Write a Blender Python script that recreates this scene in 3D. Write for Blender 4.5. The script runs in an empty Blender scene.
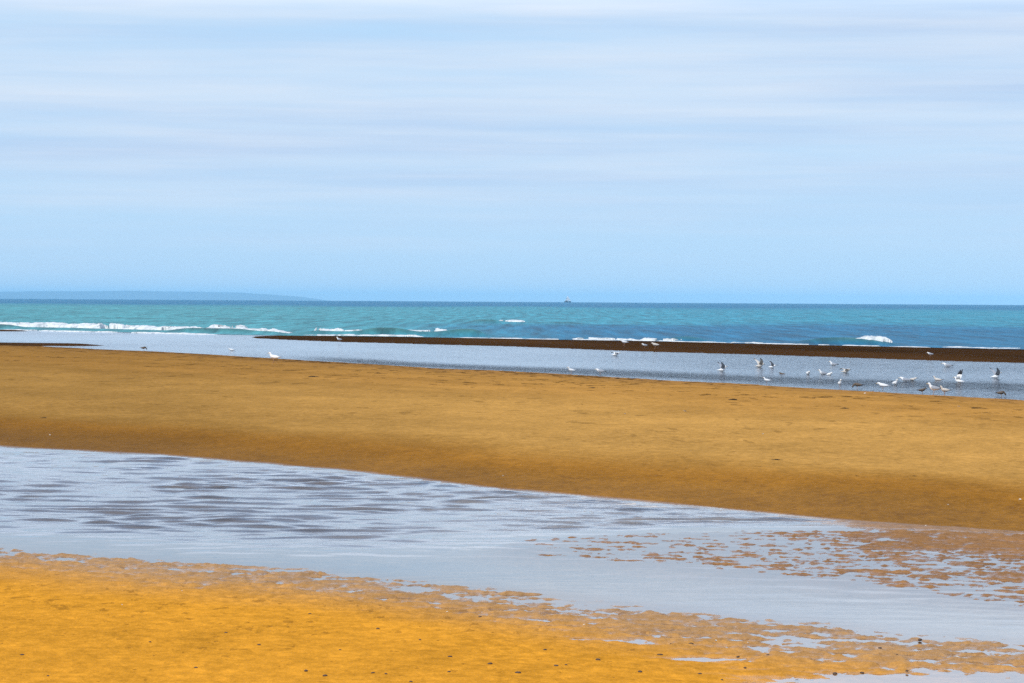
import bpy, bmesh, math, random
import numpy as np
from mathutils import Matrix, Vector, Euler

R = math.radians
random.seed(7)
sc = bpy.context.scene
col = sc.collection

# ------------------------------------------------------------------ camera
F, W, H, CH = 3000.0, 1024, 683, 2.5
EARTH = 6.371e6
cam_d = bpy.data.cameras.new('camera')
cam = bpy.data.objects.new('camera', cam_d)
col.objects.link(cam)
cam_d.sensor_width = 36.0
cam_d.lens = F / W * 36.0
cam_d.clip_start, cam_d.clip_end = 0.5, 90000.0
PITCH = math.atan(42.3 / F)
CROT = Matrix.Rotation(math.pi / 2 - PITCH, 3, 'X') @ Matrix.Rotation(R(0.355), 3, 'Z')
cam.matrix_world = Matrix.Translation((0, 0, CH)) @ CROT.to_4x4()
sc.camera = cam

def ray(px, py):
    return CROT @ Vector(((px - W / 2) / F, -(py - H / 2) / F, -1.0))
def at(px, py, z=0.0):
    d = ray(px, py)
    t = (z - CH) / d.z
    return Vector((d.x * t, d.y * t, z))
def at_dist(px, py, dist):
    d = ray(px, py)
    t = dist / d.y
    return Vector((d.x * t, dist, CH + d.z * t))

# ------------------------------------------------------------------ noise
def _hash(ix, iy, seed):
    n = (ix.astype(np.int64) * 374761393 + iy.astype(np.int64) * 668265263 + seed * 974711) & 0x7fffffff
    n = ((n ^ (n >> 13)) * 1274126177) & 0x7fffffff
    n = (n ^ (n >> 16)) & 0xffff
    return n / 65535.0
def vnoise(x, y, seed=0):
    ix, iy = np.floor(x), np.floor(y)
    fx, fy = x - ix, y - iy
    fx = fx * fx * fx * (fx * (fx * 6 - 15) + 10); fy = fy * fy * fy * (fy * (fy * 6 - 15) + 10)
    a, b = _hash(ix, iy, seed), _hash(ix + 1, iy, seed)
    c, d = _hash(ix, iy + 1, seed), _hash(ix + 1, iy + 1, seed)
    return (a + (b - a) * fx + (c - a) * fy + (a - b - c + d) * fx * fy) * 2 - 1
def fbm(x, y, seed=0, oct=3, gain=0.5):
    t, amp, s = 0, 1.0, 0
    ca, sa = math.cos(0.6), math.sin(0.6)
    for k in range(oct):
        t = t + amp * vnoise(x, y, seed + k * 17); s += amp
        x, y = (x * ca - y * sa) * 2.03 + 13.1, (x * sa + y * ca) * 2.03 + 7.7
        amp *= gain
    return t / s
def sst(x, a, b):
    t = np.clip((x - a) / (b - a), 0, 1)
    return t * t * (3 - 2 * t)

def line(pts):
    w = sorted([(p.x, p.y) for p in (at(*q) for q in pts)])
    xs = [p[0] for p in w]; ys = [p[1] for p in w]
    s0 = (ys[-1] - ys[0]) / (xs[-1] - xs[0])
    xs = [xs[0] - 400] + xs + [xs[-1] + 400]
    ys = [ys[0] - s0 * 400] + ys + [ys[-1] + s0 * 400]
    return lambda X: np.interp(X, xs, ys)
L1 = line([(0, 549), (160, 561), (300, 570), (420, 583), (512, 594), (640, 610), (760, 625), (900, 637), (1024, 646)])
L2 = line([(0, 447), (160, 455), (340, 470), (512, 490), (680, 505), (870, 523), (1024, 534)])
L4 = line([(60, 347), (150, 351), (300, 359.5), (420, 367), (512, 371.5), (640, 378.5), (768, 385), (900, 393), (1024, 400)])
L5 = line([(250, 338.5), (340, 342), (512, 346.5), (640, 351.5), (768, 355), (900, 359.5), (1024, 363)])
L6 = line([(0, 329.5), (256, 335), (400, 337), (512, 339), (640, 341), (768, 344), (900, 347), (1024, 349.5)])
LE = line([(480, 556), (620, 566), (760, 578), (880, 590), (1024, 612)])
LC = line([(500, 536), (680, 527), (870, 527), (1024, 532)])

# ------------------------------------------------------------------ helpers
def tag(o, label=None, cat=None, group=None, kind=None):
    if label: o['label'] = label
    if cat: o['category'] = cat
    if group: o['group'] = group
    if kind: o['kind'] = kind
    return o
def mesh_obj(name, me, mat=None, parent=None):
    o = bpy.data.objects.new(name, me)
    if mat: me.materials.append(mat)
    col.objects.link(o)
    if parent: o.parent = parent
    return o
def grid_mesh(name, X, Y, Z, attrs=None, keep=None):
    nr, nc = X.shape
    idx = np.arange(nr * nc, dtype=np.int32).reshape(nr, nc)
    q = np.stack([idx[:-1, :-1], idx[:-1, 1:], idx[1:, 1:], idx[1:, :-1]], -1).reshape(-1, 4)
    if keep is not None:
        k = (keep[:-1, :-1] | keep[:-1, 1:] | keep[1:, 1:] | keep[1:, :-1]).reshape(-1)
        q = q[k]
    me = bpy.data.meshes.new(name)
    me.vertices.add(nr * nc)
    me.vertices.foreach_set('co', np.stack([X, Y, Z], -1).astype(np.float32).reshape(-1))
    n = len(q)
    me.loops.add(n * 4); me.polygons.add(n)
    me.loops.foreach_set('vertex_index', q.reshape(-1).astype(np.int32))
    me.polygons.foreach_set('loop_start', np.arange(0, n * 4, 4, dtype=np.int32))
    me.polygons.foreach_set('use_smooth', np.ones(n, dtype=bool))
    for an, av in (attrs or {}).items():
        if av.ndim == 3:
            a = me.attributes.new(an, 'FLOAT_COLOR', 'POINT')
            v = np.concatenate([av, np.ones(av.shape[:2] + (1,))], -1)
            a.data.foreach_set('color', v.astype(np.float32).reshape(-1))
        else:
            a = me.attributes.new(an, 'FLOAT', 'POINT')
            a.data.foreach_set('value', av.astype(np.float32).reshape(-1))
    me.update(); me.validate()
    return me
def ucols(n, tails=(1.15, 1.4, 1.9, 2.8, 4.5, 8.0)):
    u = np.linspace(-1, 1, n)
    t = np.array(tails)
    return np.concatenate([-t[::-1], u, t])

class NT:
    def __init__(s, name):
        s.m = bpy.data.materials.new(name); s.m.use_nodes = True
        s.t = s.m.node_tree; s.t.nodes.clear()
        s.out = s.n('ShaderNodeOutputMaterial')
    def n(s, ty, **kw):
        nd = s.t.nodes.new(ty)
        for k, v in kw.items(): setattr(nd, k, v)
        return nd
    def l(s, a, b): s.t.links.new(a, b)
    def set(s, sock, v):
        if isinstance(v, bpy.types.NodeSocket): s.l(v, sock)
        else: sock.default_value = v
    def math(s, op, a, b=0.0, c=0.0, clamp=False):
        nd = s.n('ShaderNodeMath', operation=op, use_clamp=clamp)
        s.set(nd.inputs[0], a); s.set(nd.inputs[1], b); s.set(nd.inputs[2], c)
        return nd.outputs[0]
    def mix(s, f, a, b, mode='MIX'):
        nd = s.n('ShaderNodeMix', data_type='RGBA', blend_type=mode)
        s.set(nd.inputs[0], f); s.set(nd.inputs[6], a); s.set(nd.inputs[7], b)
        return nd.outputs[2]
    def noise(s, vec, scale, detail=4, rough=0.55, scl=None):
        if scl is not None:
            mp = s.n('ShaderNodeMapping'); s.l(vec, mp.inputs[0]); mp.inputs['Scale'].default_value = scl
            vec = mp.outputs[0]
        nd = s.n('ShaderNodeTexNoise'); s.l(vec, nd.inputs['Vector'])
        nd.inputs['Scale'].default_value = scale; nd.inputs['Detail'].default_value = detail
        nd.inputs['Roughness'].default_value = rough
        return nd.outputs['Fac']
    def rng(s, v, a, b, c=0.0, d=1.0):
        nd = s.n('ShaderNodeMapRange', interpolation_type='SMOOTHSTEP'); s.set(nd.inputs[0], v)
        for i, x in enumerate((a, b, c, d)): s.set(nd.inputs[i + 1], x)
        return nd.outputs[0]
    def pos(s): return s.n('ShaderNodeNewGeometry').outputs['Position']
    def bump(s, h, dist, strength=1.0, normal=None):
        nd = s.n('ShaderNodeBump'); s.set(nd.inputs['Strength'], strength); s.set(nd.inputs['Distance'], dist); s.l(h, nd.inputs['Height'])
        if normal: s.l(normal, nd.inputs['Normal'])
        return nd.outputs[0]
    def bsdf(s, base, rough=0.6, spec=0.5, normal=None, **kw):
        p = s.n('ShaderNodeBsdfPrincipled')
        s.set(p.inputs['Base Color'], base); s.set(p.inputs['Roughness'], rough); s.set(p.inputs['Specular IOR Level'], spec)
        if normal: s.l(normal, p.inputs['Normal'])
        for k, v in kw.items(): s.set(p.inputs[k], v)
        s.l(p.outputs[0], s.out.inputs[0])
        return p

def plain(name, c, rough=0.6, spec=0.4, var=0.25, scale=20):
    t = NT(name)
    tc = t.n('ShaderNodeTexCoord').outputs['Object']
    f = t.noise(tc, scale, 3)
    t.bsdf(t.mix(f, (*[x * (1 - var) for x in c], 1), (*[min(1, x * (1 + var)) for x in c], 1)), rough, spec)
    return t.m

# ------------------------------------------------------------------ materials
def sand_material():
    t = NT('sand')
    p = t.pos()
    at_ = t.n('ShaderNodeAttribute', attribute_name='sandcol').outputs['Color']
    wet = t.n('ShaderNodeAttribute', attribute_name='wet').outputs['Fac']
    mk = t.n('ShaderNodeAttribute', attribute_name='marks').outputs['Fac']
    big = t.noise(p, 0.35, 4, 0.6, (1.0, 0.6, 1))
    mid = t.noise(p, 3.0, 5, 0.65, (1, 0.55, 1))
    fine = t.noise(p, 60, 3, 0.7)
    v = t.math('ADD', t.math('MULTIPLY', t.math('SUBTRACT', big, 0.5), 0.55), t.math('MULTIPLY', t.math('SUBTRACT', mid, 0.5), 0.6))
    v = t.math('ADD', v, t.math('MULTIPLY', t.math('SUBTRACT', fine, 0.5), 0.9))
    v = t.math('ADD', v, 1.0)
    vm = t.n('ShaderNodeVectorMath', operation='SCALE'); t.l(at_, vm.inputs[0]); t.l(v, vm.inputs['Scale'])
    c = vm.outputs[0]
    # scattered dark scraps: footprint shade painted into the colour, weed crumbs, worm casts
    s1 = t.noise(p, 2.3, 3, 0.6, (1.0, 0.30, 1))
    patch = t.noise(p, 0.16, 2, 0.5)
    thr = t.math('SUBTRACT', 0.785, t.math('ADD', t.math('MULTIPLY', patch, 0.25), t.math('MULTIPLY', mk, 0.06)))
    dk = t.rng(t.math('SUBTRACT', s1, thr), 0.0, 0.03)
    dk = t.math('MULTIPLY', dk, t.math('MINIMUM', mk, 1.0))
    c = t.mix(t.math('MULTIPLY', dk, 0.75), c, (0.055, 0.026, 0.008, 1))
    g3 = t.noise(p, 11, 4, 0.7, (1, 0.6, 1))
    c2 = t.n('ShaderNodeVectorMath', operation='SCALE'); t.l(c, c2.inputs[0]); t.l(t.rng(g3, 0.25, 0.75, 0.80, 1.20), c2.inputs['Scale']); c = c2.outputs[0]
    s4 = t.noise(p, 5.5, 4, 0.7, (1, 0.5, 1))
    near = t.math('MULTIPLY', t.rng(t.math('ADD', s4, t.math('MULTIPLY', patch, 0.35)), 0.80, 0.83), t.math('SUBTRACT', 1.0, t.math('MINIMUM', mk, 1.0)))
    c = t.mix(t.math('MULTIPLY', near, 0.42), c, (0.16, 0.065, 0.012, 1))
    s2 = t.noise(p, 13, 2, 0.5, (1.0, 0.5, 1))
    dk2 = t.math('MULTIPLY', t.rng(s2, 0.735, 0.76), 0.55)
    c = t.mix(dk2, c, (0.09, 0.035, 0.01, 1))
    s3 = t.noise(p, 21, 1, 0.5)
    c = t.mix(t.math('MULTIPLY', t.rng(s3, 0.83, 0.85), t.math('MULTIPLY', t.math('MINIMUM', mk, 1.0), 0.7)), c, (0.7, 0.62, 0.5, 1))
    h = t.math('ADD', t.math('MULTIPLY', mid, 0.6), t.math('ADD', t.math('MULTIPLY', g3, 0.5), t.math('MULTIPLY', fine, 0.2)))
    b = t.bump(h, 0.04, 0.7)
    rough = t.rng(wet, 0, 1, 0.95, 0.45)
    spec = t.rng(wet, 0, 1, 0.0, 0.22)
    film = t.n('ShaderNodeAttribute', attribute_name='film').outputs['Fac']
    rough = t.math('MULTIPLY', rough, t.rng(film, 0, 1, 1.0, 0.45))
    spec = t.math('ADD', spec, t.math('MULTIPLY', film, 0.22))
    t.bsdf(c, rough, spec, b)
    return t.m

def water_material(name, rip_scale, rip_dist, tint, rough, ior=1.33):
    t = NT(name)
    p = t.pos()
    h1 = t.noise(p, rip_scale, 3, 0.6, (0.55, 1, 1))
    h2 = t.noise(p, rip_scale * 4.3, 3, 0.6, (0.7, 1, 1))
    h = t.math('ADD', h1, t.math('MULTIPLY', h2, 0.22))
    st = t.n('ShaderNodeAttribute', attribute_name='chop').outputs['Fac']
    b = t.bump(h, rip_dist, st)
    fr = t.n('ShaderNodeFresnel'); fr.inputs['IOR'].default_value = ior; t.l(b, fr.inputs['Normal'])
    tr = t.n('ShaderNodeBsdfTransparent'); tr.inputs[0].default_value = tint
    gl = t.n('ShaderNodeBsdfGlossy'); gl.inputs['Roughness'].default_value = rough; t.l(b, gl.inputs['Normal'])
    gl.inputs[0].default_value = (1, 1, 1, 1)
    mx = t.n('ShaderNodeMixShader'); t.l(fr.outputs[0], mx.inputs[0]); t.l(tr.outputs[0], mx.inputs[1]); t.l(gl.outputs[0], mx.inputs[2])
    t.l(mx.outputs[0], t.out.inputs[0])
    return t.m

def sea_material():
    t = NT('sea_water')
    p = t.pos()
    c = t.n('ShaderNodeAttribute', attribute_name='seacol').outputs['Color']
    n1 = t.noise(p, 0.05, 5, 0.6, (0.5, 1, 1))
    n2 = t.noise(p, 1.0, 4, 0.65, (0.75, 0.03, 1))
    v = t.math('ADD', t.math('MULTIPLY', t.math('SUBTRACT', n1, 0.5), 0.8), t.math('MULTIPLY', t.math('SUBTRACT', n2, 0.5), 2.8))  # n2 streaks paint light and dark wave faces into the colour
    v = t.math('ADD', v, 1.0)
    vm = t.n('ShaderNodeVectorMath', operation='SCALE'); t.l(c, vm.inputs[0]); t.l(v, vm.inputs['Scale'])
    b = t.bump(n2, 0.5, 0.6)
    t.bsdf(vm.outputs[0], 0.45, 0.12, b, IOR=1.33)
    return t.m

def foam_material():
    t = NT('foam')
    p = t.pos()
    n = t.noise(p, 1.6, 5, 0.7)
    c = t.mix(t.rng(n, 0.3, 0.55), (0.30, 0.36, 0.36, 1), (0.74, 0.76, 0.75, 1))
    t.bsdf(c, 0.8, 0.2, t.bump(n, 0.25, 0.8))
    return t.m

M_SAND = sand_material()
M_POOL = water_material('pool_water', 4.2, 0.035, (0.72, 0.76, 0.82, 1), 0.02, 1.40)
M_LAGOON = water_material('lagoon_water', 1.6, 0.16, (0.45, 0.52, 0.62, 1), 0.12)
M_SEA = sea_material()
M_FOAM = foam_material()

# ------------------------------------------------------------------ ground
def ripples(X, Y):
    wx = X + 0.10 * fbm(X * 2.1, Y * 2.1, 3, 2); wy = Y + 0.22 * fbm(X * 1.3, Y * 1.3, 5, 2)
    r = np.sin(2 * math.pi * (wy + 0.35 * wx) / 0.42 + 2.2 * fbm(X * 0.8, Y * 0.8, 9, 2)) * 0.35
    r = r + 0.45 * fbm(wx * 2.6, wy * 3.2, 21, 2, 0.55) + 1.5 * fbm(wx * 9.5, wy * 7.5, 25, 3, 0.7)
    return r

def lerp3(a, b, f): return a + (b - a) * f[..., None]

def terrain(X, Y):
    l1, l2, l4, l5, l6 = L1(X), L2(X), L4(X), L5(X), L6(X)
    le, lc = LE(X), LC(X)
    lowf = fbm(X * 0.35, Y * 0.35, 40, 3)
    rip = ripples(X, Y)
    s1 = Y - l1 + 0.5 * fbm(X * 0.9, Y * 0.9, 50, 3)
    s2 = l2 - Y + 0.25 * fbm(X * 0.8, Y * 0.8, 51, 3)
    # foreground
    right = sst(X, -1.5, 3.0)
    fg = 0.002 + np.clip(-s1, 0, 60) * (0.0065 - 0.0025 * right) + 0.004 * lowf
    c = at(960, 681)
    fg = fg - 0.050 * np.exp(-(((X - c.x) / 1.25) ** 2 + ((Y - c.y + 0.25) / 0.55) ** 2))
    for (qx, qy, sx, sy, dd) in ((700, 659, .35, .22, .022), (800, 640, .5, .25, .016), (520, 599, .8, .35, .007), (620, 640, .4, .2, .012), (760, 648, .5, .2, .012)):
        q = at(qx, qy)
        fg = fg - dd * np.exp(-(((X - q.x) / sx) ** 2 + ((Y - q.y) / sy) ** 2))
    # pool bed
    inner = np.minimum(s1 * 1.0, s2 * 1.3)
    pool = -0.004 - 0.030 * np.clip(inner, 0, 6)
    em = sst(Y - le, -0.35, 0.7) * sst(lc - Y, -0.3, 0.7) * sst(X, -0.9, 0.3)
    mud = sst(X, 2.6, 4.4) * sst(Y, 28.8, 31.3)
    flat = -0.010 + 0.007 * sst(X, 0.5, 4.5) + 0.007 * lowf + 0.013 * mud
    pool = pool * (1 - em) + flat * em
    pool = pool + (0.022 - pool) * sst(X, 3.0, 4.2) * sst(Y - lc, -0.6, 0.2)
    shal = sst(X, -2.5, 1.0)          # the clear right-hand reach is only a film of water
    pool = np.where(em < 0.02, pool * (1 - 0.45 * shal), pool)
    # main beach
    tt = np.clip((Y - l2) / np.maximum(l4 - l2, 1), -0.2, 1.2)
    bh = np.interp(tt, [-0.2, 0, 0.03, 0.08, 0.12, 0.2, 0.45, 0.7, 0.9, 1.0, 1.2], [-.15, 0.0, 0.05, 0.17, 0.225, 0.26, 0.32, 0.22, 0.07, 0.0, -.1])
    bh = bh + 0.02 * fbm(X * 0.12, Y * 0.12, 60, 3) * sst(tt, 0.02, 0.2) + 0.006 * fbm(X * 0.9, Y * 0.9, 61, 3)
    z = np.where(s1 < 0, fg, pool)
    beach = s2 < 0
    z = np.where(beach, bh, z)
    # join the mud flat to the beach toe
    # ripple relief
    ra = 0.0125 * sst(-s1, -0.8, 0.3) * (1 - 0.8 * sst(-s1, 1.5, 4.0)) * (Y < l1 + 3)
    ra = ra + 0.0150 * em + 0.004 * (s1 > 0) * (s2 > 0) * (1 - em)
    ra = ra + 0.0035 * (s1 < 0)
    ra = ra * (Y < l2 + 0.5)
    z = z + ra * rip
    # outer lagoon bed
    s4 = Y - l4 + 0.8 * fbm(X * 0.25, Y * 0.12, 70, 3)
    lag = -0.10 * sst(s4, 0, 12) - 0.02 * np.clip(s4, 0, 1)
    z = np.where(s4 > 0, lag, z)
    # sand bar between lagoon and sea
    s5 = Y - l5 + 0.6 * fbm(X * 0.2, Y * 0.1, 71, 3); s6 = l6 - Y + 0.8 * fbm(X * 0.15, Y * 0.1, 72, 2)
    barx = sst(X, -19, -9)
    wid = np.maximum(s5 + s6, 1)
    br = np.sin(math.pi * np.clip(s5 / wid, 0, 1)) ** 0.6 * 0.11 * barx
    inbar = (s5 > 0) & (s6 > 0)
    z = np.where(inbar & (barx > 0.02), br - 0.02 * (1 - barx), z)
    z = np.where(s6 <= 0, np.maximum(-0.05 + s6 * 0.03, -4.0), z)
    # dark spit at the far left
    a, b = at(0, 344.5), at(128, 345.8)
    f = np.clip((X - a.x) / (b.x - a.x), -3, 1.3)
    yc = a.y + f * (b.y - a.y)
    tip = 1 - sst(X, b.x - 3, b.x + 0.5)
    spit = np.exp(-((Y - yc) / (1.2 + 4.0 * np.clip(1 - f, 0, 1.2))) ** 2) * tip
    z = np.where(spit > 0.03, np.maximum(z, -0.10 + 0.2 * spit), z)
    q = at(8, 330.8)
    sp2 = np.exp(-((Y - q.y + (X - q.x) * 0.6) / 4.0) ** 2) * (1 - sst(X, q.x, q.x + 3.5))
    z = np.where(sp2 > 0.03, np.maximum(z, -0.10 + 0.18 * sp2), z)
    # ---- colour of the sand itself
    A = lambda *c: np.broadcast_to(np.array(c, float), X.shape + (3,)).copy()
    colr = A(0.66, 0.280, 0.026)                                       # yellow-orange foreground
    wf = sst(s1, -4.2, -0.6)
    colr = lerp3(colr, A(0.42, 0.215, 0.062), wf * (s1 < 3))
    colr = lerp3(colr, lerp3(A(0.32, 0.23, 0.15), A(0.58, 0.46, 0.33), sst(X, -3, 0.5)), sst(s1, 0.1, 1.5))            # pool bed
    colr = lerp3(colr, A(0.30, 0.140, 0.040), em)
    colr = lerp3(colr, A(0.30, 0.135, 0.028), sst(X, 2.6, 4.2) * sst(Y - lc, -1.2, 0.3) * (s1 > 0))
    wob = 0.035 * fbm(X * 0.18, Y * 0.10, 80, 3)
    tb = tt + wob
    dry = lerp3(lerp3(A(0.275, 0.120, 0.014), A(0.31, 0.125, 0.010), np.exp(-((tb - 0.085) / 0.025) ** 2)), A(0.50, 0.260, 0.064), sst(tb, 0.055, 0.15))
    dry = lerp3(dry, A(0.45, 0.220, 0.050), sst(tb, 0.3, 0.6))
    dry = lerp3(dry, A(0.36, 0.175, 0.047), sst(tb, 0.75, 1.0))
    dry = dry * (1 + 0.11 * fbm(tb * 22 + 0.04 * X, X * 0.03, 83, 3) + 0.10 * fbm(X * 1.2, Y * 0.5, 84, 3))[..., None]
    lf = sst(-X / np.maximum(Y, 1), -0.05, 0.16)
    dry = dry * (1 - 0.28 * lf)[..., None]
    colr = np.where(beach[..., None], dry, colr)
    colr = np.where((s4 > 0)[..., None], A(0.10, 0.07, 0.05), colr)
    colr = np.where(((s4 > 0) & (s5 > -2) & (barx > 0.02))[..., None], A(0.052, 0.022, 0.006) * (1 + 0.6 * fbm(X * 0.12, (Y + 1.3 * X) * 0.07, 85, 3))[..., None], colr)
    colr = np.where(((spit > 0.3) | (sp2 > 0.3))[..., None], A(0.060, 0.026, 0.008), colr)
    wet = np.where(s1 < 0, sst(s1, -4.0, -0.5) * 0.8, 0.9)
    wet = np.where(beach, 0.35 * (1 - sst(tb, 0.02, 0.14)), wet)
    wet = wet * (1 - 0.45 * em)
    wet = np.where(s4 > 0, 0.0, wet)
    marks = np.where(beach, sst(tt, 0.12, 0.25) * (0.4 + 0.6 * sst(tt, 0.4, 0.7)), 0.0)
    marks = marks + np.where(beach, 2.2 * np.exp(-((s4 + 2.5) / 3.0) ** 2) * (1 - sst(X, 0, 12)), 0)
    film = (1 - sst(z, 0.002, 0.011)) * (s1 > -7) * (s2 > -0.6)
    return z, colr, wet, marks, film

def fan_rows(y0, y1, px, mn):
    out = [y0]
    while out[-1] < y1:
        out.append(out[-1] + max(mn, px * out[-1] ** 2 / (F * CH)))
    return np.array(out)

rows = np.concatenate([np.array([-30, -18, -9, -3, 1, 4, 7, 10, 13, 15, 16.5]), fan_rows(17.5, 420, 0.36, 0.022), np.array([470, 560])])
u = ucols(760)
hw = 3.2 + 0.215 * np.maximum(rows, 0)
X = u[None, :] * hw[:, None]; Y = np.repeat(rows[:, None], len(u), 1)
Z, C, WET, MK, FILM = terrain(X, Y)
Z = Z - (X ** 2 + Y ** 2) / (2 * EARTH)
tag(mesh_obj('beach', grid_mesh('beach', X, Y, Z, {'sandcol': C, 'wet': WET, 'marks': MK, 'film': FILM}), M_SAND), kind='structure')

# ground height lookup for things standing on the sand
def ground(x, y):
    z = terrain(np.array([[x]]), np.array([[y]]))[0]
    return float(z[0, 0]) - (x * x + y * y) / (2 * EARTH)

# ------------------------------------------------------------------ shallow water in the pool
def waves(X, Y, comps):
    z = 0
    for (lam, ang, a, ph) in comps:
        k = 2 * math.pi / lam
        z = z + a * np.sin(k * (X * math.sin(ang) + Y * math.cos(ang)) + ph)
    return z
rows = fan_rows(18.0, 66, 0.36, 0.022)
u = ucols(620, (1.3, 2.0))
hw = 3.2 + 0.215 * rows
X = u[None, :] * hw[:, None]; Y = np.repeat(rows[:, None], len(u), 1)
wx = X + 0.25 * fbm(X * 0.9, Y * 0.9, 90, 2); wy = Y + 0.22 * fbm(X * 0.9, Y * 0.6, 91, 3)
s1, s2 = Y - L1(X), L2(X) - Y
amp = sst(s1, 0.0, 5.5) * (0.05 + 0.95 * sst(-X + (Y - 30) * 0.55, -0.5, 3.5)) * (0.85 + 0.5 * fbm(X * 0.22, Y * 0.3, 92, 2))
amp = amp * sst(s2, -0.2, 0.8)
chop = np.clip(0.02 + 0.30 * amp, 0, 1)
far = sst(Y - LC(X), -0.4, 0.8) * sst(X, -2, 1)
amp = np.maximum(amp, far * 0.8 * sst(s2, -0.1, 0.7)); chop = np.maximum(chop, far * 0.5)
def train(lam, ang, A, warp, seed):
    ph = 2 * math.pi * (Y * math.cos(ang) + X * math.sin(ang)) / lam + warp * fbm(X * 0.55, Y * 0.75, seed, 3)
    env = np.clip(0.85 + 0.75 * fbm(X * 0.75, Y * 0.6, seed + 4, 2), 0.1, 1.5)
    q = 0.5 + 0.5 * np.sin(ph)
    return A * env * (q ** 1.5 - 0.42) * 2
ripple_sum = train(0.88, R(6), .0150, 6.0, 401) + train(0.57, R(-14), .0085, 6.0, 411) + train(0.37, R(22), .0036, 6.0, 421)
Z = np.clip(amp * 1.1, 0, 0.95) * ripple_sum - (X ** 2 + Y ** 2) / (2 * EARTH)
keep = (Y < L2(X) + 4)
tag(mesh_obj('tide_pool', grid_mesh('tide_pool', X, Y, Z, {'chop': chop}, keep), M_POOL), kind='structure')

# ------------------------------------------------------------------ outer lagoon
rows = fan_rows(66, 330, 0.3, 0.1)
u = ucols(420, (1.3, 2.0, 3.5))
hw = 3.2 + 0.215 * rows
X = u[None, :] * hw[:, None]; Y = np.repeat(rows[:, None], len(u), 1)
s4 = Y - L4(X)
bandc = line([(330, 359.5), (400, 364), (512, 369), (640, 374), (750, 379), (900, 384), (1024, 387)])
bw = 3.0 + 2.4 * fbm(X * 0.08, Y * 0.03, 95, 2)
band = np.exp(-((Y - bandc(X)) / np.maximum(bw, 1.4)) ** 2) * sst(X, -10, -5)
chop = np.clip(0.35 + 0.7 * sst(X / Y, -0.02, 0.12) + 0.35 * fbm(X * 0.10, Y * 0.05, 96, 3) + 2.4 * band, 0.05, 2.6)
Z = -(X ** 2 + Y ** 2) / (2 * EARTH) + 0 * X + 0.004 * fbm(X * 0.9, Y * 0.9, 97, 2)
keep = (Y < L6(X) + 3) & (Y > L4(X) - 6)
tag(mesh_obj('lagoon', grid_mesh('lagoon', X, Y, Z, {'chop': chop}, keep), M_LAGOON), kind='structure')

# ------------------------------------------------------------------ sea to the horizon
v = [-1.0]
while v[-1] < 40000:
    d = 170 + v[-1]
    v.append(v[-1] + max(0.7, 0.22 * d * d / (F * CH)) if d < 900 else v[-1] + d * 0.04)
v = np.array(v)
u = ucols(520, (1.2, 1.7, 2.6, 4.0))
hw = 8 + 0.215 * (200 + v)
X = u[None, :] * hw[:, None]
l6 = L6(np.clip(X, -75, 75))
Y = v[:, None] + l6
V = np.repeat(v[:, None], len(u), 1)
rng = random.Random(5)
comps = [(lam, R(rng.gauss(35, 18)), a, rng.uniform(0, 6.28)) for lam, a in [(11, .035), (8, .035), (6.2, .035), (5, .03), (4.1, .03), (3.4, .025), (2.8, .02)]]
ch = sst(V, 0, 25) * (0.55 + 0.45 * fbm(X * 0.02, Y * 0.02, 101, 2)) * (1 - sst(V, 1200, 2500))
Zs = 0.012 + ch * waves(X, Y, comps) * 0.8
def ridge(pts, hgt, wid, seed):
    """swell ridge lifted out of the sea surface along a line of ground points"""
    P = [at(*q) for q in pts]
    xs = [p.x for p in P]; ys = [p.y for p in P]
    yc = np.interp(X, xs, ys)
    e = sst(X, xs[0], xs[0] + 2.5) * (1 - sst(X, xs[-1] - 2.5, xs[-1]))
    e = e * (0.7 + 0.45 * vnoise(X * 0.35, 0 * X + seed, seed))
    d = (Y - yc)
    return hgt * np.clip(e, 0, 1.2) * np.where(d < 0, np.exp(-(d / (wid * 0.5)) ** 2), np.exp(-(d / wid) ** 2))
GREEN = 0
for i, (pts, h_, w_) in enumerate([
        ([(-60, 327), (0, 328), (150, 331), (300, 334.2)], 0.26, 3.0),
        ([(285, 334), (400, 335.5), (505, 336.8)], 0.46, 3.0),
        ([(455, 322.8), (510, 323.3), (590, 324.5)], 0.35, 5),
        ([(640, 340.3), (690, 341.2), (728, 342)], 0.38, 2.2),
        ([(780, 342.6), (870, 344.9), (918, 345.8)], 0.42, 2.4),
        ([(560, 338.5), (590, 339), (628, 339.5)], 0.22, 2.0)]):
    rd = ridge(pts, h_, w_, 7 + i)
    Zs = Zs + rd; GREEN = np.maximum(GREEN, rd / h_)
Z = Zs - (X ** 2 + Y ** 2) / (2 * EARTH)
A = lambda *c: np.broadcast_to(np.array(c, float), X.shape + (3,)).copy()
D = np.sqrt(X ** 2 + Y ** 2)
wob = fbm(X * 0.004, Y * 0.003, 110, 3) + 1.1 * fbm(X * 0.022, Y * 0.006, 111, 3)
ang = X / D
deep = A(0.003, 0.135, 0.250)
turq = lerp3(A(0.055, 0.270, 0.280), A(0.022, 0.235, 0.310), sst(ang, -0.12, 0.10))
blue = A(0.006, 0.130, 0.230)
cs = lerp3(turq, deep, sst(D * (1 + 0.15 * wob), 750, 1250))
nb = (1 - sst(D * (1 + 0.14 * wob), 275, 345)) * sst(ang + 0.03 * wob, -0.05, 0.03)
cs = lerp3(cs, blue, nb)
cs = lerp3(cs, A(0.040, 0.135, 0.120), np.clip(GREEN, 0, 1))
me = grid_mesh('sea', X, Y, Z, {'seacol': cs})
tag(mesh_obj('sea', me, M_SEA), kind='structure')

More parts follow.
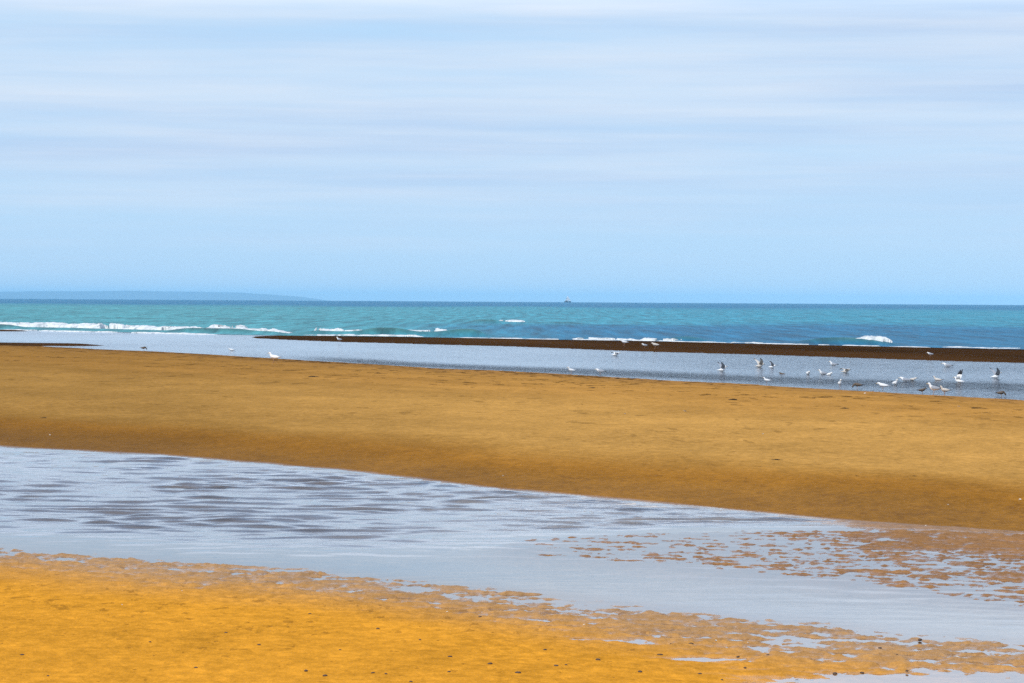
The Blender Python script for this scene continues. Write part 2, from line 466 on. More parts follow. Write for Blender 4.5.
# ------------------------------------------------------------------ surf: heaps of broken foam
def foam_strip(pts, hgt, dep, seed, ragged=0.55, z0=0.0):
    P = [at(*q) for q in pts]
    n = 260
    t = np.linspace(0, 1, n)
    tp = np.linspace(0, 1, len(P))
    px = np.interp(t, tp, [p.x for p in P]); py = np.interp(t, tp, [p.y for p in P])
    m = 15
    w = np.linspace(-1, 1, m)
    X = np.repeat(px[None, :], m, 0); Y = py[None, :] + w[:, None] * dep
    Y = Y + 0.6 * dep * vnoise(X * 0.5, Y * 0 + seed, seed)
    ends = np.clip(np.minimum(t, 1 - t) * 9, 0, 1)[None, :]
    prof = np.clip(1 - w ** 2, 0, 1)[:, None] ** 0.6
    lump = 1 - ragged + ragged * (0.5 + 0.5 * fbm(X * 1.1, Y * 0.7, seed + 3, 4, 0.65)) * 2
    Z = hgt * prof * ends * np.clip(lump, 0.02, 2) + 0.06 * hgt * fbm(X * 6, Y * 4, seed + 5, 2)
    hole = fbm(X * 0.9, Y * 0.5, seed + 8, 3) > (0.06 + 0.45 * (1 - ragged))
    Z = np.where(hole, -0.3, Z) + z0
    Z[0, :] = -0.3; Z[-1, :] = -0.3; Z[:, 0] = -0.3; Z[:, -1] = -0.3
    return X, Y, Z - (X ** 2 + Y ** 2) / (2 * EARTH)
def join_grids(name, strips):
    vs, fs, off = [], [], 0
    for X, Y, Z in strips:
        nr, nc = X.shape
        vs.append(np.stack([X, Y, Z], -1).reshape(-1, 3))
        idx = np.arange(nr * nc).reshape(nr, nc) + off
        fs.append(np.stack([idx[:-1, :-1], idx[:-1, 1:], idx[1:, 1:], idx[1:, :-1]], -1).reshape(-1, 4)); off += nr * nc
    me = bpy.data.meshes.new(name)
    me.from_pydata(np.concatenate(vs).tolist(), [], np.concatenate(fs).tolist())
    me.polygons.foreach_set('use_smooth', np.ones(len(me.polygons), dtype=bool)); me.update()
    return me
strips = [
    foam_strip([(-70, 326), (0, 327.4), (80, 328.6), (160, 330.6)], 0.30, 1.7, 201, .55, .10),
    foam_strip([(120, 330), (200, 331.6), (292, 333.8)], 0.26, 1.5, 202, .7, .08),
    foam_strip([(205, 331), (250, 332)], 0.30, 1.2, 203, .5, .12),
    foam_strip([(312, 333.9), (347, 334.6)], 0.34, 1.2, 204, .65, .06),
    foam_strip([(-20, 329.5), (110, 332.4), (220, 334.6)], 0.07, 1.0, 205, .85),
    foam_strip([(300, 335.3), (380, 336), (425, 336.7)], 0.09, 1.2, 206, .85),
    foam_strip([(434, 335.8), (448, 336)], 0.36, 0.9, 207, .5, .1),
    foam_strip([(498, 323), (525, 323.4)], 0.10, 1.6, 208, .85, .24),
    foam_strip([(572, 339.2), (600, 339.7), (640, 340.6)], 0.10, 1.0, 209, .8, .02),
    foam_strip([(640, 340.8), (688, 341.6)], 0.12, 0.9, 210, .8, .05),
    foam_strip([(843, 344.2), (868, 344.9), (892, 345.3)], 0.20, 1.1, 211, .75, .24),
    foam_strip([(345, 334.6), (400, 335.3), (462, 335.9)], 0.07, 1.0, 214, .95, .30),
    foam_strip([(940, 347.2), (1040, 349)], 0.05, 0.8, 215, .95),
    foam_strip([(730, 342.8), (770, 343.6)], 0.06, 0.8, 213, .9),
    foam_strip([(420, 337.3), (512, 338.8), (640, 340.9), (768, 343.9), (900, 347.0), (1040, 349.9)], 0.05, 0.8, 212, .92),
]
tag(mesh_obj('surf', join_grids('surf', strips), M_FOAM), kind='stuff')

# ------------------------------------------------------------------ far headland
def headland():
    dist = 20000.0
    prof = [(-900, 287), (-500, 288.5), (-250, 290.5), (-60, 291.3), (0, 291.6), (60, 291.0), (128, 290.8), (180, 291.2), (230, 292.2), (270, 294.2), (300, 296.6), (318, 299.2), (332, 302.5)]
    pts = [at_dist(x, y, dist) for x, y in prof]
    xs = np.array([p.x for p in pts]); zs = np.array([p.z for p in pts])
    n, m = 240, 22
    xx = np.linspace(xs[0], xs[-1], n); base = -(dist ** 2) / (2 * EARTH) - 2
    top = np.interp(xx, xs, zs) + 1.5 * vnoise(xx / 260, xx * 0, 301) + 0.8 * vnoise(xx / 90, xx * 0, 302)
    w = np.linspace(0, 1, m)
    Xg = np.repeat(xx[None, :], m, 0); Yg = dist - 700 + w[:, None] * 2600 + 120 * vnoise(xx / 700, xx * 0, 303)[None, :]
    pr = np.interp(w, [0, .05, .12, .27, .5, 1], [0, .35, .62, 1, .9, 0])[:, None]
    Zg = base + pr * (top - base)[None, :] * (1 + 0.05 * fbm(Xg / 300, Yg / 200, 305, 3) * (pr < .98))
    t = NT('headland')
    f = t.noise(t.pos(), 0.004, 5, 0.6)
    t.bsdf(t.mix(t.rng(f, .35, .65), (0.02, 0.035, 0.05, 1), (0.05, 0.065, 0.08, 1)), 0.9, 0.1)
    tag(mesh_obj('headland', grid_mesh('headland', Xg, Yg, Zg), t.m), kind='structure')
headland()

# ------------------------------------------------------------------ mesh pieces
def loft(bm, rings, n=10, cap=True):
    """rings: (centre, axis_a, axis_b) ; ellipse = a*cos + b*sin"""
    loops = []
    for c, a, b in rings:
        loops.append([bm.verts.new(Vector(c) + Vector(a) * math.cos(2 * math.pi * i / n) + Vector(b) * math.sin(2 * math.pi * i / n)) for i in range(n)])
    for l0, l1 in zip(loops, loops[1:]):
        for i in range(n):
            bm.faces.new((l0[i], l0[(i + 1) % n], l1[(i + 1) % n], l1[i]))
    if cap:
        bm.faces.new(loops[0][::-1]); bm.faces.new(loops[-1])
def tube(bm, pts, rs, n=6):
    pts = [Vector(p) for p in pts]
    rings = []
    for i, p in enumerate(pts):
        d = (pts[min(i + 1, len(pts) - 1)] - pts[max(i - 1, 0)]).normalized()
        a = d.orthogonal().normalized(); b = d.cross(a)
        r = rs[i] if isinstance(rs, (list, tuple)) else rs
        rings.append((p, a * r, b * r))
    loft(bm, rings, n)
def finish(name, bm, mat, parent, smooth=True):
    bmesh.ops.recalc_face_normals(bm, faces=bm.faces)
    me = bpy.data.meshes.new(name); bm.to_mesh(me); bm.free()
    if smooth:
        for p in me.polygons: p.use_smooth = True
    return mesh_obj(name, me, mat, parent)
def empty(name, loc=(0, 0, 0), rz=0.0):
    o = bpy.data.objects.new(name, None); o.empty_display_size = 0.1
    o.location = loc; o.rotation_euler = (0, 0, rz); col.objects.link(o)
    return o
def copy_tree(o, parent=None):
    c = o.copy(); col.objects.link(c)
    if parent: c.parent = parent
    for ch in [x for x in bpy.data.objects if x.parent == o]:
        copy_tree(ch, c)
    return c

# ------------------------------------------------------------------ gulls
M_WHITE = plain('white_feathers', (0.80, 0.80, 0.78), 0.8, 0.1, 0.06)
M_GREY = plain('grey_feathers', (0.33, 0.35, 0.38), 0.8, 0.1, 0.12)
M_DARK = plain('dark_feathers', (0.045, 0.045, 0.05), 0.8, 0.1, 0.2)
M_BROWN = plain('brown_feathers', (0.13, 0.10, 0.075), 0.85, 0.1, 0.45, 40)
M_BUFF = plain('buff_feathers', (0.60, 0.55, 0.48), 0.85, 0.1, 0.35, 40)
M_BEAK = plain('beak', (0.55, 0.36, 0.06), 0.5, 0.4, 0.1)
M_LEG = plain('pink_legs', (0.42, 0.24, 0.16), 0.6, 0.3, 0.1)
M_EYE = plain('eye', (0.01, 0.01, 0.01), 0.2, 0.5, 0.0)

def gull(name, pose, wing_mode, legs, body_m, wing_m, tip_m):
    root = empty(name)
    bz = 0.0 if legs else -0.155
    # spine: x forward, z up, half-width, half-height
    sp = [(-.265, .205, .012, .004), (-.21, .208, .028, .012), (-.15, .205, .042, .034), (-.07, .208, .062, .060),
          (.0, .222, .070, .074), (.06, .245, .062, .068)]
    if pose == 'upright':
        sp += [(.098, .285, .043, .046), (.112, .325, .034, .036), (.125, .358, .037, .038), (.150, .366, .034, .034), (.176, .360, .020, .020)]
        hx, hz, bx = .146, .366, (.172, .360, .232, .348)
    elif pose == 'hunched':
        sp += [(.10, .270, .048, .052), (.128, .292, .040, .042), (.152, .302, .038, .038), (.178, .300, .030, .030), (.2, .294, .016, .016)]
        hx, hz, bx = .172, .304, (.196, .294, .252, .284)
    else:   # feeding, head down
        sp += [(.11, .232, .046, .048), (.145, .200, .034, .036), (.168, .165, .034, .035), (.184, .138, .034, .033), (.194, .115, .018, .018)]
        hx, hz, bx = .186, .140, (.194, .118, .212, .062)
    bm = bmesh.new()
    rings = []
    for i, (x, z, ry, rz_) in enumerate(sp):
        x0, z0 = sp[max(i - 1, 0)][:2]; x1, z1 = sp[min(i + 1, len(sp) - 1)][:2]
        d = Vector((x1 - x0, 0, z1 - z0)).normalized(); up = Vector((-d.z, 0, d.x))
        rings.append(((x, 0, z + bz), (0, ry, 0), up * rz_))
    loft(bm, rings, 14)
    finish('body', bm, body_m, root)
    bm = bmesh.new(); tube(bm, [(bx[0], 0, bx[1] + bz), ((bx[0] + bx[2]) / 2, 0, (bx[1] + bx[3]) / 2 + .003 + bz), (bx[2], 0, bx[3] + bz)], [.011, .009, .002], 8)
    finish('beak', bm, M_BEAK if body_m is M_WHITE else M_DARK, root)
    for s in (-1, 1):
        bm = bmesh.new(); bmesh.ops.create_uvsphere(bm, u_segments=8, v_segments=6, radius=.006, matrix=Matrix.Translation((hx + .006, s * .031, hz + .008 + bz)))
        finish('eye', bm, M_EYE, root)
    for s in (-1, 1):
        bm = bmesh.new(); tb = bmesh.new()
        if wing_mode == 'folded':
            loft(bm, [((.075, s * .050, .262 + bz), (.0, s * .010, 0), (0, -s * .006, .030)), ((.03, s * .064, .252 + bz), (0, s * .014, 0), (0, -s * .012, .052)),
                      ((-.06, s * .060, .238 + bz), (0, s * .013, 0), (0, -s * .012, .050)), ((-.15, s * .042, .228 + bz), (0, s * .010, 0), (0, -s * .01, .034)),
                      ((-.215, s * .026, .222 + bz), (0, s * .008, 0), (0, -s * .006, .018))], 10)
            loft(tb, [((-.20, s * .028, .223 + bz), (0, s * .009, 0), (0, -s * .006, .020)), ((-.26, s * .018, .220 + bz), (0, s * .007, 0), (0, -s * .004, .013)), ((-.325, s * .006, .224 + bz), (0, s * .002, 0), (0, 0, .004))], 8)
        else:
            up = {'raised': [(.04, .04, .27), (.03, .12, .37), (.00, .15, .48), (-.05, .17, .58), (-.11, .19, .68)],
                  'spread': [(.04, .05, .265), (.05, .20, .31), (.02, .38, .33), (-.04, .50, .32), (-.12, .62, .30)],
                  'lifted': [(.04, .05, .27), (.04, .15, .37), (.0, .25, .44), (-.06, .31, .50), (-.13, .36, .56)]}[wing_mode]
            ch = [.085, .085, .070, .052, .010]
            rr = []
            for i, (x, y, z) in enumerate(up):
                rr.append(((x - ch[i] * .5, s * y, z + bz), (ch[i], 0, -.012), (0, s * .003, .010 if i < 3 else .005)))
            k = 2 if wing_mode == 'raised' else 3
            loft(bm, rr[:k + 1], 10)
            t4 = list(rr[k]); t4[1] = Vector(t4[1]) * 1.02; t4[2] = Vector(t4[2]) * 1.1
            loft(tb, [t4] + rr[k + 1:], 10)
        wg = finish('wing', bm, wing_m, root)
        finish('wing_tip', tb, tip_m, wg)
    if legs:
        for s in (-1, 1):
            bm = bmesh.new()
            tube(bm, [(-.005, s * .028, .17), (-.012, s * .028, .095), (0, s * .028, .012)], [.010, .006, .005])
            for a in (-.5, 0, .5):
                tube(bm, [(0, s * .028, .010), (.045 * math.cos(a), s * .028 + .045 * math.sin(a), .004)], [.005, .003])
            finish('leg', bm, M_LEG, root)
    return root

GG = 'gulls resting and feeding around the lagoon'
protos = {}
def proto(kind):
    if kind not in protos:
        pose, wm, legs, colr = kind
        mats = {'white': (M_WHITE, M_GREY, M_DARK), 'pale': (M_WHITE, M_WHITE, M_GREY), 'brown': (M_BROWN, M_BROWN, M_DARK), 'buff': (M_BUFF, M_BUFF, M_BROWN), 'darkwing': (M_WHITE, M_GREY, M_DARK), 'raisedwing': (M_WHITE, M_WHITE, M_DARK)}[colr]
        protos[kind] = (gull('gull', pose, wm, legs, *mats), [0])
    r, used = protos[kind]
    used[0] += 1
    return r if used[0] == 1 else copy_tree(r)
def put_gull(px, py, rz, size, kind, label, z=None):
    o = proto(kind)
    p = at(px, py)
    zz = ground(p.x, p.y)
    if not kind[2]: zz = -(p.x ** 2 + p.y ** 2) / (2 * EARTH) + .006
    elif z is not None: zz = z
    else:
        # refine for raised ground, then stand on the bottom or the sand
        for _ in range(4):
            p = at(px, py, ground(p.x, p.y))
        zz = p.z
    o.location = (p.x, p.y, zz); o.rotation_euler = (0, 0, R(rz)); o.scale = (size * 0.9,) * 3
    tag(o, label, 'gull', GG)
    return o
U, HU, FE = 'upright', 'hunched', 'feeding'
fo, ra_, sp_, li = 'folded', 'raised', 'spread', 'lifted'
# heading 0 = facing right, 180 = facing left, 90 = away, -90 = towards the camera
for a in [
    (144, 351, 0, 0.75, (FE, fo, True, 'brown'), 'dark gull pecking alone at the water edge, far left of the flock'),
    (231.5, 351, 200, 0.75, (HU, fo, False, 'pale'), 'tiny white gull afloat alone in the left part of the lagoon'),
    (273.5, 363.3, 165, 1.15, (U, fo, True, 'pale'), 'tall white gull standing on dry sand at the beach top, away from the flock'),
    (339, 342.4, 180, 0.85, (U, fo, True, 'white'), 'white gull standing at the narrow left end of the dark sandbar'),
    (571, 374.6, 200, 0.75, (U, fo, True, 'pale'), 'upright white gull at the water edge left of a hunched one, near the middle'),
    (600, 375.8, 170, 0.80, (HU, fo, True, 'white'), 'hunched white gull with grey back at the water edge, left of the dark weed clump'),
    (616, 355.8, 10, 1.0, (HU, sp_, False, 'pale'), 'pale gull with wings spread low over the lagoon just below the dark sandbar'),
    (624, 345.8, 195, 1.0, (HU, fo, True, 'pale'), 'white gull on the sandbar top, leftmost of three together there'),
    (644.5, 348.2, 180, 0.8, (HU, fo, True, 'white'), 'small white gull on the sandbar, middle one of three together there'),
    (655, 348.8, 180, 1.05, (HU, fo, True, 'buff'), 'buff coloured gull on the sandbar, rightmost of three together there'),
    (722.5, 371.3, 10, 0.9, (U, li, False, 'white'), 'gull with grey wings lifted, alone on the water between the two loose groups'),
    (760, 367.3, 20, 0.95, (HU, li, False, 'buff'), 'greyish gull flapping on open water just below the sandbar, left of a dark one'),
    (772.3, 368, 0, 0.7, (HU, li, False, 'darkwing'), 'small gull with grey wings held in a V on open water'),
    (766.5, 384.2, 185, 0.62, (U, fo, True, 'pale'), 'small white gull at the waterline, leftmost of the right-hand flock there'),
    (782, 377.6, 180, 0.6, (HU, fo, True, 'brown'), 'little brown gull standing at the dark ripple band, left of three white ones'),
    (808, 378.3, -80, 0.85, (HU, fo, True, 'pale'), 'round white gull at the ripple band, leftmost of three white ones side by side'),
    (822.5, 378.2, 190, 0.85, (U, fo, True, 'white'), 'white gull with grey back at the ripple band, middle of three side by side'),
    (829.5, 378.8, -60, 0.75, (HU, fo, True, 'pale'), 'white gull at the ripple band, rightmost of three side by side'),
    (833, 368.6, 180, 0.85, (U, fo, True, 'white'), 'upright gull with grey back standing in the lagoon, above the one spreading its wings'),
    (846, 372.8, 10, 0.85, (HU, sp_, False, 'buff'), 'buff gull with both wings spread wide just above the lagoon'),
    (840, 389.0, -85, 0.80, (U, fo, True, 'pale'), 'white gull facing the beach at the waterline, beside a dark pecking gull'),
    (857, 390.0, 170, 0.75, (FE, fo, True, 'brown'), 'dark brown gull pecking at the waterline between two white gulls'),
    (882.5, 391.4, 175, 0.85, (HU, fo, True, 'pale'), 'white gull low at the waterline, right of the dark pecking gull'),
    (895.3, 388.6, -70, 0.82, (U, fo, True, 'pale'), 'slim upright white gull standing in the shallows behind the waterline gulls'),
    (904.8, 381.6, 175, 0.9, (HU, fo, False, 'darkwing'), 'gull with white head and grey folded wings floating at the ripple band'),
    (913, 381.0, 0, 0.7, (HU, fo, False, 'buff'), 'pale buff gull floating close beside a grey winged one'),
    (922.5, 394.4, 10, 0.6, (HU, fo, True, 'brown'), 'small brown gull hunched at the waterline left of a pair of gulls'),
    (930, 357.3, 180, 0.75, (HU, fo, True, 'white'), 'lone gull on the right part of the dark sandbar'),
    (933.5, 395.2, 175, 0.95, (U, fo, True, 'white'), 'white gull with grey back at the waterline, left of a greyish one'),
    (937, 384.3, 180, 0.75, (U, fo, True, 'buff'), 'pale buff gull standing upright in the shallows left of the gull raising its wings'),
    (944.3, 395.6, 190, 0.75, (U, fo, True, 'buff'), 'greyish gull at the waterline, right one of a pair'),
    (947, 367.0, 180, 1.0, (HU, fo, False, 'white'), 'big white gull with grey back afloat near the sandbar edge'),
    (958.5, 386.4, 160, 0.86, (U, ra_, True, 'raisedwing'), 'large gull in the shallows with dark tipped wings raised high above its white body'),
    (996.5, 378.2, 15, 0.95, (U, li, False, 'darkwing'), 'gull flapping grey wings on open water, farthest right of the flock'),
    (1001.5, 397.6, 0, 0.65, (FE, fo, True, 'brown'), 'dark gull pecking at the waterline, rightmost bird on the shore'),
]:
    put_gull(*a)

# ------------------------------------------------------------------ boat on the horizon
def boat():
    d = 4300.0
    p = at_dist(567.5, 302, d)
    root = empty('sailing_boat', (p.x, d, -(d * d + p.x ** 2) / (2 * EARTH)), R(8))
    navy = plain('dark_hull_paint', (0.02, 0.03, 0.05), 0.4, 0.5, 0.1, 2)
    wh = plain('white_paint', (0.80, 0.80, 0.78), 0.4, 0.5, 0.05, 2)
    sail = plain('sailcloth', (0.82, 0.82, 0.80), 0.8, 0.1, 0.05, 1)
    wood = plain('spar_wood', (0.25, 0.17, 0.10), 0.6, 0.3, 0.2, 3)
    bm = bmesh.new()
    st = [(-4.6, 1.2, .9, 1.5), (-3, 1.5, .5, 1.35), (0, 1.7, .4, 1.25), (2.6, 1.25, .5, 1.5), (4.2, .6, .8, 1.8), (5.2, .08, 1.5, 2.05)]
    loops = []
    for x, w, zb, zt in st:
        loops.append([bm.verts.new(v) for v in ((x, -w, zt), (x, -w * .85, zb * .4), (x, 0, -.5 + zb * .3), (x, w * .85, zb * .4), (x, w, zt))])
    for a, b in zip(loops, loops[1:]):
        for i in range(5): bm.faces.new((a[i], a[(i + 1) % 5], b[(i + 1) % 5], b[i]))
    bm.faces.new(loops[0]); bm.faces.new(loops[-1])
    finish('hull', bm, navy, root, False)
    bm = bmesh.new(); bmesh.ops.create_cube(bm, size=1, matrix=Matrix.Translation((-1.6, 0, 1.9)) @ Matrix.Diagonal((3.0, 1.9, 1.3, 1)))
    bmesh.ops.bevel(bm, geom=bm.edges[:], offset=.15, segments=2, affect='EDGES')
    finish('cabin', bm, navy, root, False)
    bm = bmesh.new(); tube(bm, [(.6, 0, 1.2), (.6, 0, 9.2)], [.13, .07], 8); finish('mast', bm, wh, root)
    bm = bmesh.new(); tube(bm, [(.6, 0, 2.9), (-2.9, .25, 2.9)], [.08, .06], 8); finish('boom', bm, wood, root)
    def cloth(name, tri):
        bm = bmesh.new(); n = 8
        a, b, c = [Vector(q) for q in tri]
        g = {}
        for i in range(n + 1):
            for j in range(n + 1 - i):
                q = a + (b - a) * i / n + (c - a) * j / n
                s, t = i / n, j / n
                q.y += 1.6 * s * t * (1 - s - t) * 3 + .05
                g[i, j] = bm.verts.new(q)
        for i in range(n):
            for j in range(n - i):
                bm.faces.new((g[i, j], g[i + 1, j], g[i, j + 1]))
                if i + j < n - 1: bm.faces.new((g[i + 1, j], g[i + 1, j + 1], g[i, j + 1]))
        bmesh.ops.solidify(bm, geom=bm.faces[:], thickness=.04)
        finish(name, bm, sail, root)
    cloth('mainsail', [(.45, -.1, 2.6), (-3.4, -.5, 2.6), (.45, -.1, 9.6)])
    cloth('jib', [(.8, -.1, 2.6), (4.6, -.3, 2.2), (.75, -.1, 8.4)])
    tag(root, 'small dark hulled boat with white sail far out on the horizon', 'boat')
boat()

# ------------------------------------------------------------------ shells, pebbles, weed
M_SHELL = plain('shell', (0.78, 0.72, 0.62), 0.5, 0.4, 0.15, 60)
M_STONE = plain('pebble_stone', (0.075, 0.042, 0.022), 0.6, 0.4, 0.4, 60)
M_WEED = plain('dark_weed', (0.030, 0.020, 0.010), 0.7, 0.3, 0.4, 30)
def shell_mesh():
    bm = bmesh.new(); n, m = 18, 5
    top = []
    for j in range(1, m + 1):
        row = []
        for i in range(n + 1):
            a = -1.25 + 2.5 * i / n; r = j / m * (1 + .03 * math.cos(i * math.pi))
            row.append(bm.verts.new((r * math.cos(a) - .5, r * math.sin(a) * .8, .42 * math.sin(math.pi * min(1, j / m * .9 + .1)) * math.cos(a * .9) + .02 * (i % 2) * j / m)))
        top.append(row)
    hub = bm.verts.new((-.52, 0, .06))
    for i in range(n): bm.faces.new((hub, top[0][i], top[0][i + 1]))
    for r0, r1 in zip(top, top[1:]):
        for i in range(n): bm.faces.new((r0[i], r1[i], r1[i + 1], r0[i + 1]))
    bmesh.ops.solidify(bm, geom=bm.faces[:], thickness=.07)
    bmesh.ops.recalc_face_normals(bm, faces=bm.faces)
    me = bpy.data.meshes.new('shell'); bm.to_mesh(me); bm.free(); me.materials.append(M_SHELL)
    return me
def pebble_mesh(seed):
    r = random.Random(seed); bm = bmesh.new()
    bmesh.ops.create_icosphere(bm, subdivisions=3, radius=1)
    ax = [Vector((r.gauss(0, 1), r.gauss(0, 1), r.gauss(0, 1))).normalized() for _ in range(5)]; am = [r.uniform(-.18, .18) for _ in range(5)]
    for v in bm.verts:
        s = 1 + sum(a * (v.co.dot(x)) ** 2 for a, x in zip(am, ax)); v.co *= s; v.co.z *= .62; v.co.y *= .85
    me = bpy.data.meshes.new('pebble'); bm.to_mesh(me); bm.free(); me.materials.append(M_STONE)
    for p in me.polygons: p.use_smooth = True
    return me
def weed_mesh(seed):
    r = random.Random(seed); bm = bmesh.new()
    for _ in range(16):
        x, y, a = r.gauss(0, .35), r.gauss(0, .25), r.uniform(0, 6.28)
        pts = []
        for k in range(6):
            pts.append((x, y, .03 + .22 * r.random() * math.exp(-(x * x + y * y) * 2)))
            a += r.gauss(0, .7); x += .16 * math.cos(a); y += .16 * math.sin(a)
        tube(bm, pts, [.02, .05, .06, .05, .04, .015], 5)
    me = bpy.data.meshes.new('seaweed_clump'); bmesh.ops.recalc_face_normals(bm, faces=bm.faces); bm.to_mesh(me); bm.free(); me.materials.append(M_WEED)
    return me
def on_sand(px, py):
    p = at(px, py)
    for _ in range(5): p = at(px, py, ground(p.x, p.y))
    return p
SH = shell_mesh()
for (px, py, w, label) in [
    (447, 612, 3.2, 'small pale shell on orange sand just below the pool, near the middle'),
    (584, 625, 4, 'white shell on orange sand below the smooth water, right of the smaller pale one'),
    (716, 641, 4.5, 'cream shell on wet rippled sand near a film of water'),
    (957, 658, 8, 'largest white shell on the wet sand at the lower right'),
    (122, 605, 3.2, 'tiny white shell on the yellow sand at the lower left'),
    (182, 591, 2.6, 'tiny pale shell in the wet margin of the pool at the left'),
    (748, 643, 3.0, 'small pale shell beside the cream one on wet rippled sand'),
    (503, 476, 3.0, 'small pale shell on the dark slope just above the pool'),
    (926, 526, 3.4, 'small white shell at the foot of the dark slope on the right'),
    (948, 505, 3.2, 'small white shell on the scarp line at the right'),
    (1020, 500, 5, 'pale shell on the scarp line at the right edge of the beach'),
    (865, 393.6, 3.4, 'small white shell on the upper beach below the waterline gulls'),
    (959, 406.6, 3.6, 'small white shell on the upper beach under the flapping gull'),
    (685, 411.5, 4.6, 'flat pale shell on the upper beach, right of the middle'),
    (625, 414, 3.4, 'small pale shell on the upper beach near the middle'),
    (763, 434, 2.6, 'tiny pale shell halfway up the main beach'),
    (50, 435, 2.6, 'tiny white shell on the dark slope at the far left'),
]:
    p = on_sand(px, py); s = w * p.y / F * .55
    o = mesh_obj('shell', SH); o.location = (p.x, p.y, p.z + s * .12); o.scale = (s,) * 3
    o.rotation_euler = (R(random.uniform(-10, 25)), R(random.uniform(-20, 20)), random.uniform(0, 6.28))
    tag(o, label, 'shell', 'pale shells scattered on the sand')
PB = [pebble_mesh(s) for s in range(5)]
spots = [(107, 574), (215, 558), (378, 629), (306, 671), (411, 682), (449, 672), (373, 673), (386, 674), (518, 673), (450, 657), (490, 664), (556, 666), (566, 665),
         (691, 644), (738, 657), (768, 655), (817, 641), (845, 640), (797, 681), (812, 681), (835, 674), (862, 673), (907, 671), (948, 672), (897, 655), (966, 653), (1006, 653),
         (310, 614), (259, 645), (196, 668), (325, 676), (480, 617), (671, 644), (598, 660), (640, 672), (700, 674), (22, 655), (60, 641), (48, 676), (150, 642), (226, 633),
         (880, 648), (920, 640), (985, 643), (745, 668), (722, 680), (660, 655), (545, 650), (340, 650), (420, 640)]
for i, (px, py) in enumerate(spots):
    p = on_sand(px, py); s = random.uniform(1.0, 2.2) * p.y / F
    o = mesh_obj('pebble', PB[i % 5]); o.location = (p.x, p.y, p.z + s * .15); o.scale = (s * 1.3, s * 1.1, s); o.rotation_euler = (0, 0, random.uniform(0, 6.28))
    tag(o, 'small dark pebble half sunk in the orange sand in front of the pool', 'pebble', 'dark pebbles in the foreground sand')
for (px, py, w, label, sd) in [
    (618, 378.6, 5.5, 'dark weed clump at the water edge below the sandbar gulls', 1),
    (777, 460, 8, 'single dark scrap of weed in the middle of the main beach', 2),
    (857, 476, 4, 'small dark weed scrap above a pale patch on the right side of the beach', 3),
    (914, 476, 4, 'small dark weed scrap low on the right side of the beach', 4),
    (313, 377, 9, 'trail-like dark weed scrap on the upper beach, left of the middle', 5),
    (593, 388, 7, 'thin dark weed scrap on the upper beach just right of the middle', 6),
    (733, 400, 11, 'wide dark weed scrap on the upper beach, right of the middle', 7),
    (44, 418, 6, 'dark weed scrap on the brown sand at the far left', 8),
    (975, 408.5, 7, 'dark weed scrap on the upper beach at the right', 9),
    (844, 408.5, 8, 'dark weed scrap on the upper beach below the brown pecking gull', 10),
]:
    p = on_sand(px, py); s = w * p.y / F * .6
    o = mesh_obj('seaweed_clump', weed_mesh(sd)); o.location = (p.x, p.y, p.z); o.scale = (s, s * 1.2, s * .8)
    tag(o, label, 'seaweed', 'dark weed scraps on the beach')

# ------------------------------------------------------------------ haze
bm = bmesh.new()
bmesh.ops.create_cube(bm, size=1, matrix=Matrix.Translation((0, 11900, -119)) @ Matrix.Diagonal((56000, 24200, 330, 1)))
t = NT('haze'); pv = t.n('ShaderNodeVolumePrincipled')
pv.inputs['Color'].default_value = (0.46, 0.80, 1.0, 1); pv.inputs['Density'].default_value = 8.5e-5; pv.inputs['Anisotropy'].default_value = -0.5
t.l(pv.outputs[0], t.out.inputs['Volume'])
hz = finish('haze', bm, t.m, None, False); tag(hz, kind='stuff')

# ------------------------------------------------------------------ sky and sun
SUN_EL, SUN_AZ = R(48), R(215)      # azimuth clockwise from +Y (view direction): behind-left
w = bpy.data.worlds.new('World'); sc.world = w; w.use_nodes = True
nt = w.node_tree; nt.nodes.clear()
class WT(NT):
    def __init__(s, tree): s.t = tree; s.out = s.n('ShaderNodeOutputWorld')
t = WT(nt)
sky = t.n('ShaderNodeTexSky', sky_type='NISHITA')
sky.sun_disc = False; sky.sun_elevation = SUN_EL; sky.sun_rotation = SUN_AZ
sky.air_density = 1.0; sky.dust_density = 0.3; sky.ozone_density = 3.0
tc = t.n('ShaderNodeTexCoord').outputs['Generated']
sep = t.n('ShaderNodeSeparateXYZ'); t.l(tc, sep.inputs[0])
el = sep.outputs['Z']
n1 = t.noise(tc, 1.0, 5, 0.55, (2.2, 2.2, 42))
n2 = t.noise(tc, 1.0, 5, 0.6, (7, 7, 95))
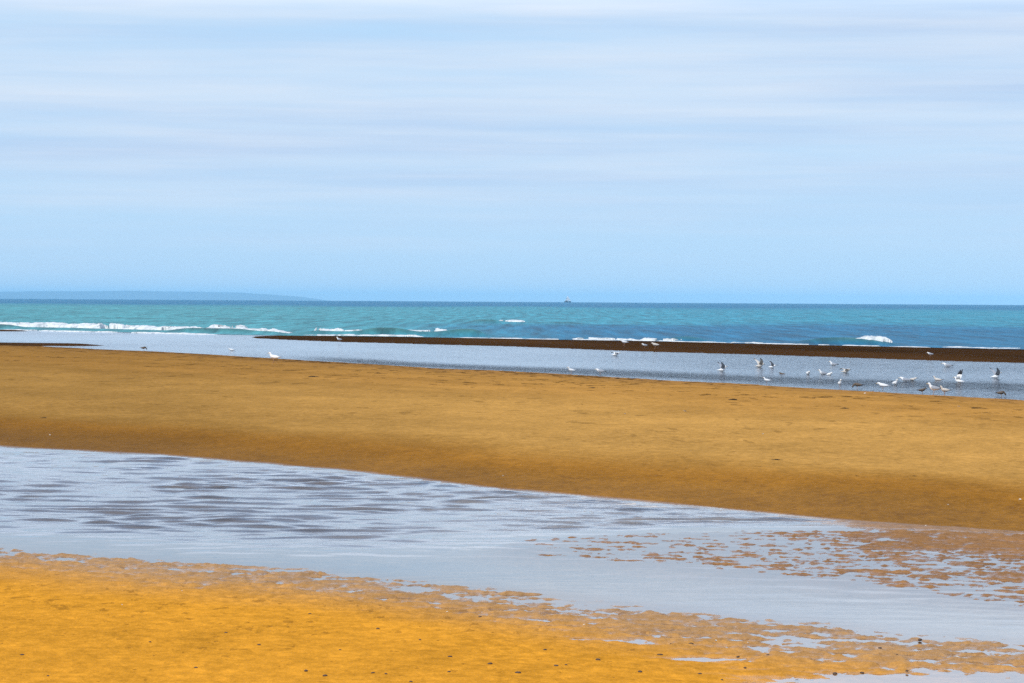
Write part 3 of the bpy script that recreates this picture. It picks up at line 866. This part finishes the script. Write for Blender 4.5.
nn = t.math('ADD', t.math('MULTIPLY', n1, 0.7), t.math('MULTIPLY', n2, 0.3))
cov = t.rng(el, 0.0, 0.095, 0.12, 0.37)
cl = t.rng(t.math('ADD', nn, cov), 0.55, 0.98)
hi = t.rng(el, 0.145, 0.26, 1.0, 0.32)
cl = t.math('MULTIPLY', cl, hi)
tint = t.mix(1.0, sky.outputs[0], (0.80, 0.93, 1.08, 1), 'MULTIPLY')
low = t.rng(el, 0.05, 0.25, 0.9, 0.0)
tint = t.mix(low, tint, (0.43 / 0.12, 0.64 / 0.12, 0.88 / 0.12, 1))
b1 = t.n('ShaderNodeBackground'); t.l(tint, b1.inputs[0]); b1.inputs[1].default_value = 0.12
b2 = t.n('ShaderNodeBackground'); n3 = t.noise(tc, 1.0, 5, 0.6, (3.5, 3.5, 85)); t.l(t.mix(t.rng(n3, 0.28, 0.70), (0.52, 0.67, 0.91, 1), (0.77, 0.85, 0.97, 1)), b2.inputs[0]); t.l(t.rng(el, 0.090, 0.122, 0.88, 1.45), b2.inputs[1])
mx = t.n('ShaderNodeMixShader'); t.l(cl, mx.inputs[0]); t.l(b1.outputs[0], mx.inputs[1]); t.l(b2.outputs[0], mx.inputs[2])
t.l(mx.outputs[0], t.out.inputs[0])

ld = bpy.data.lights.new('sun', 'SUN'); ld.energy = 3.0; ld.angle = R(4); ld.color = (1.0, 0.95, 0.87)
sun = bpy.data.objects.new('sun', ld); col.objects.link(sun)
dirv = Vector((math.sin(SUN_AZ) * math.cos(SUN_EL), math.cos(SUN_AZ) * math.cos(SUN_EL), math.sin(SUN_EL)))
sun.rotation_euler = dirv.to_track_quat('Z', 'Y').to_euler()

sc.render.engine = 'CYCLES'
sc.cycles.use_denoising = False
sc.cycles.use_adaptive_sampling = False
sc.cycles.max_bounces = 8
sc.cycles.volume_bounces = 1
sc.cycles.transparent_max_bounces = 12
sc.view_settings.view_transform = 'Standard'
sc.view_settings.look = 'None'
sc.view_settings.exposure = 0.15
sc.view_settings.gamma = 1.0
sc.view_settings.use_curve_mapping = False
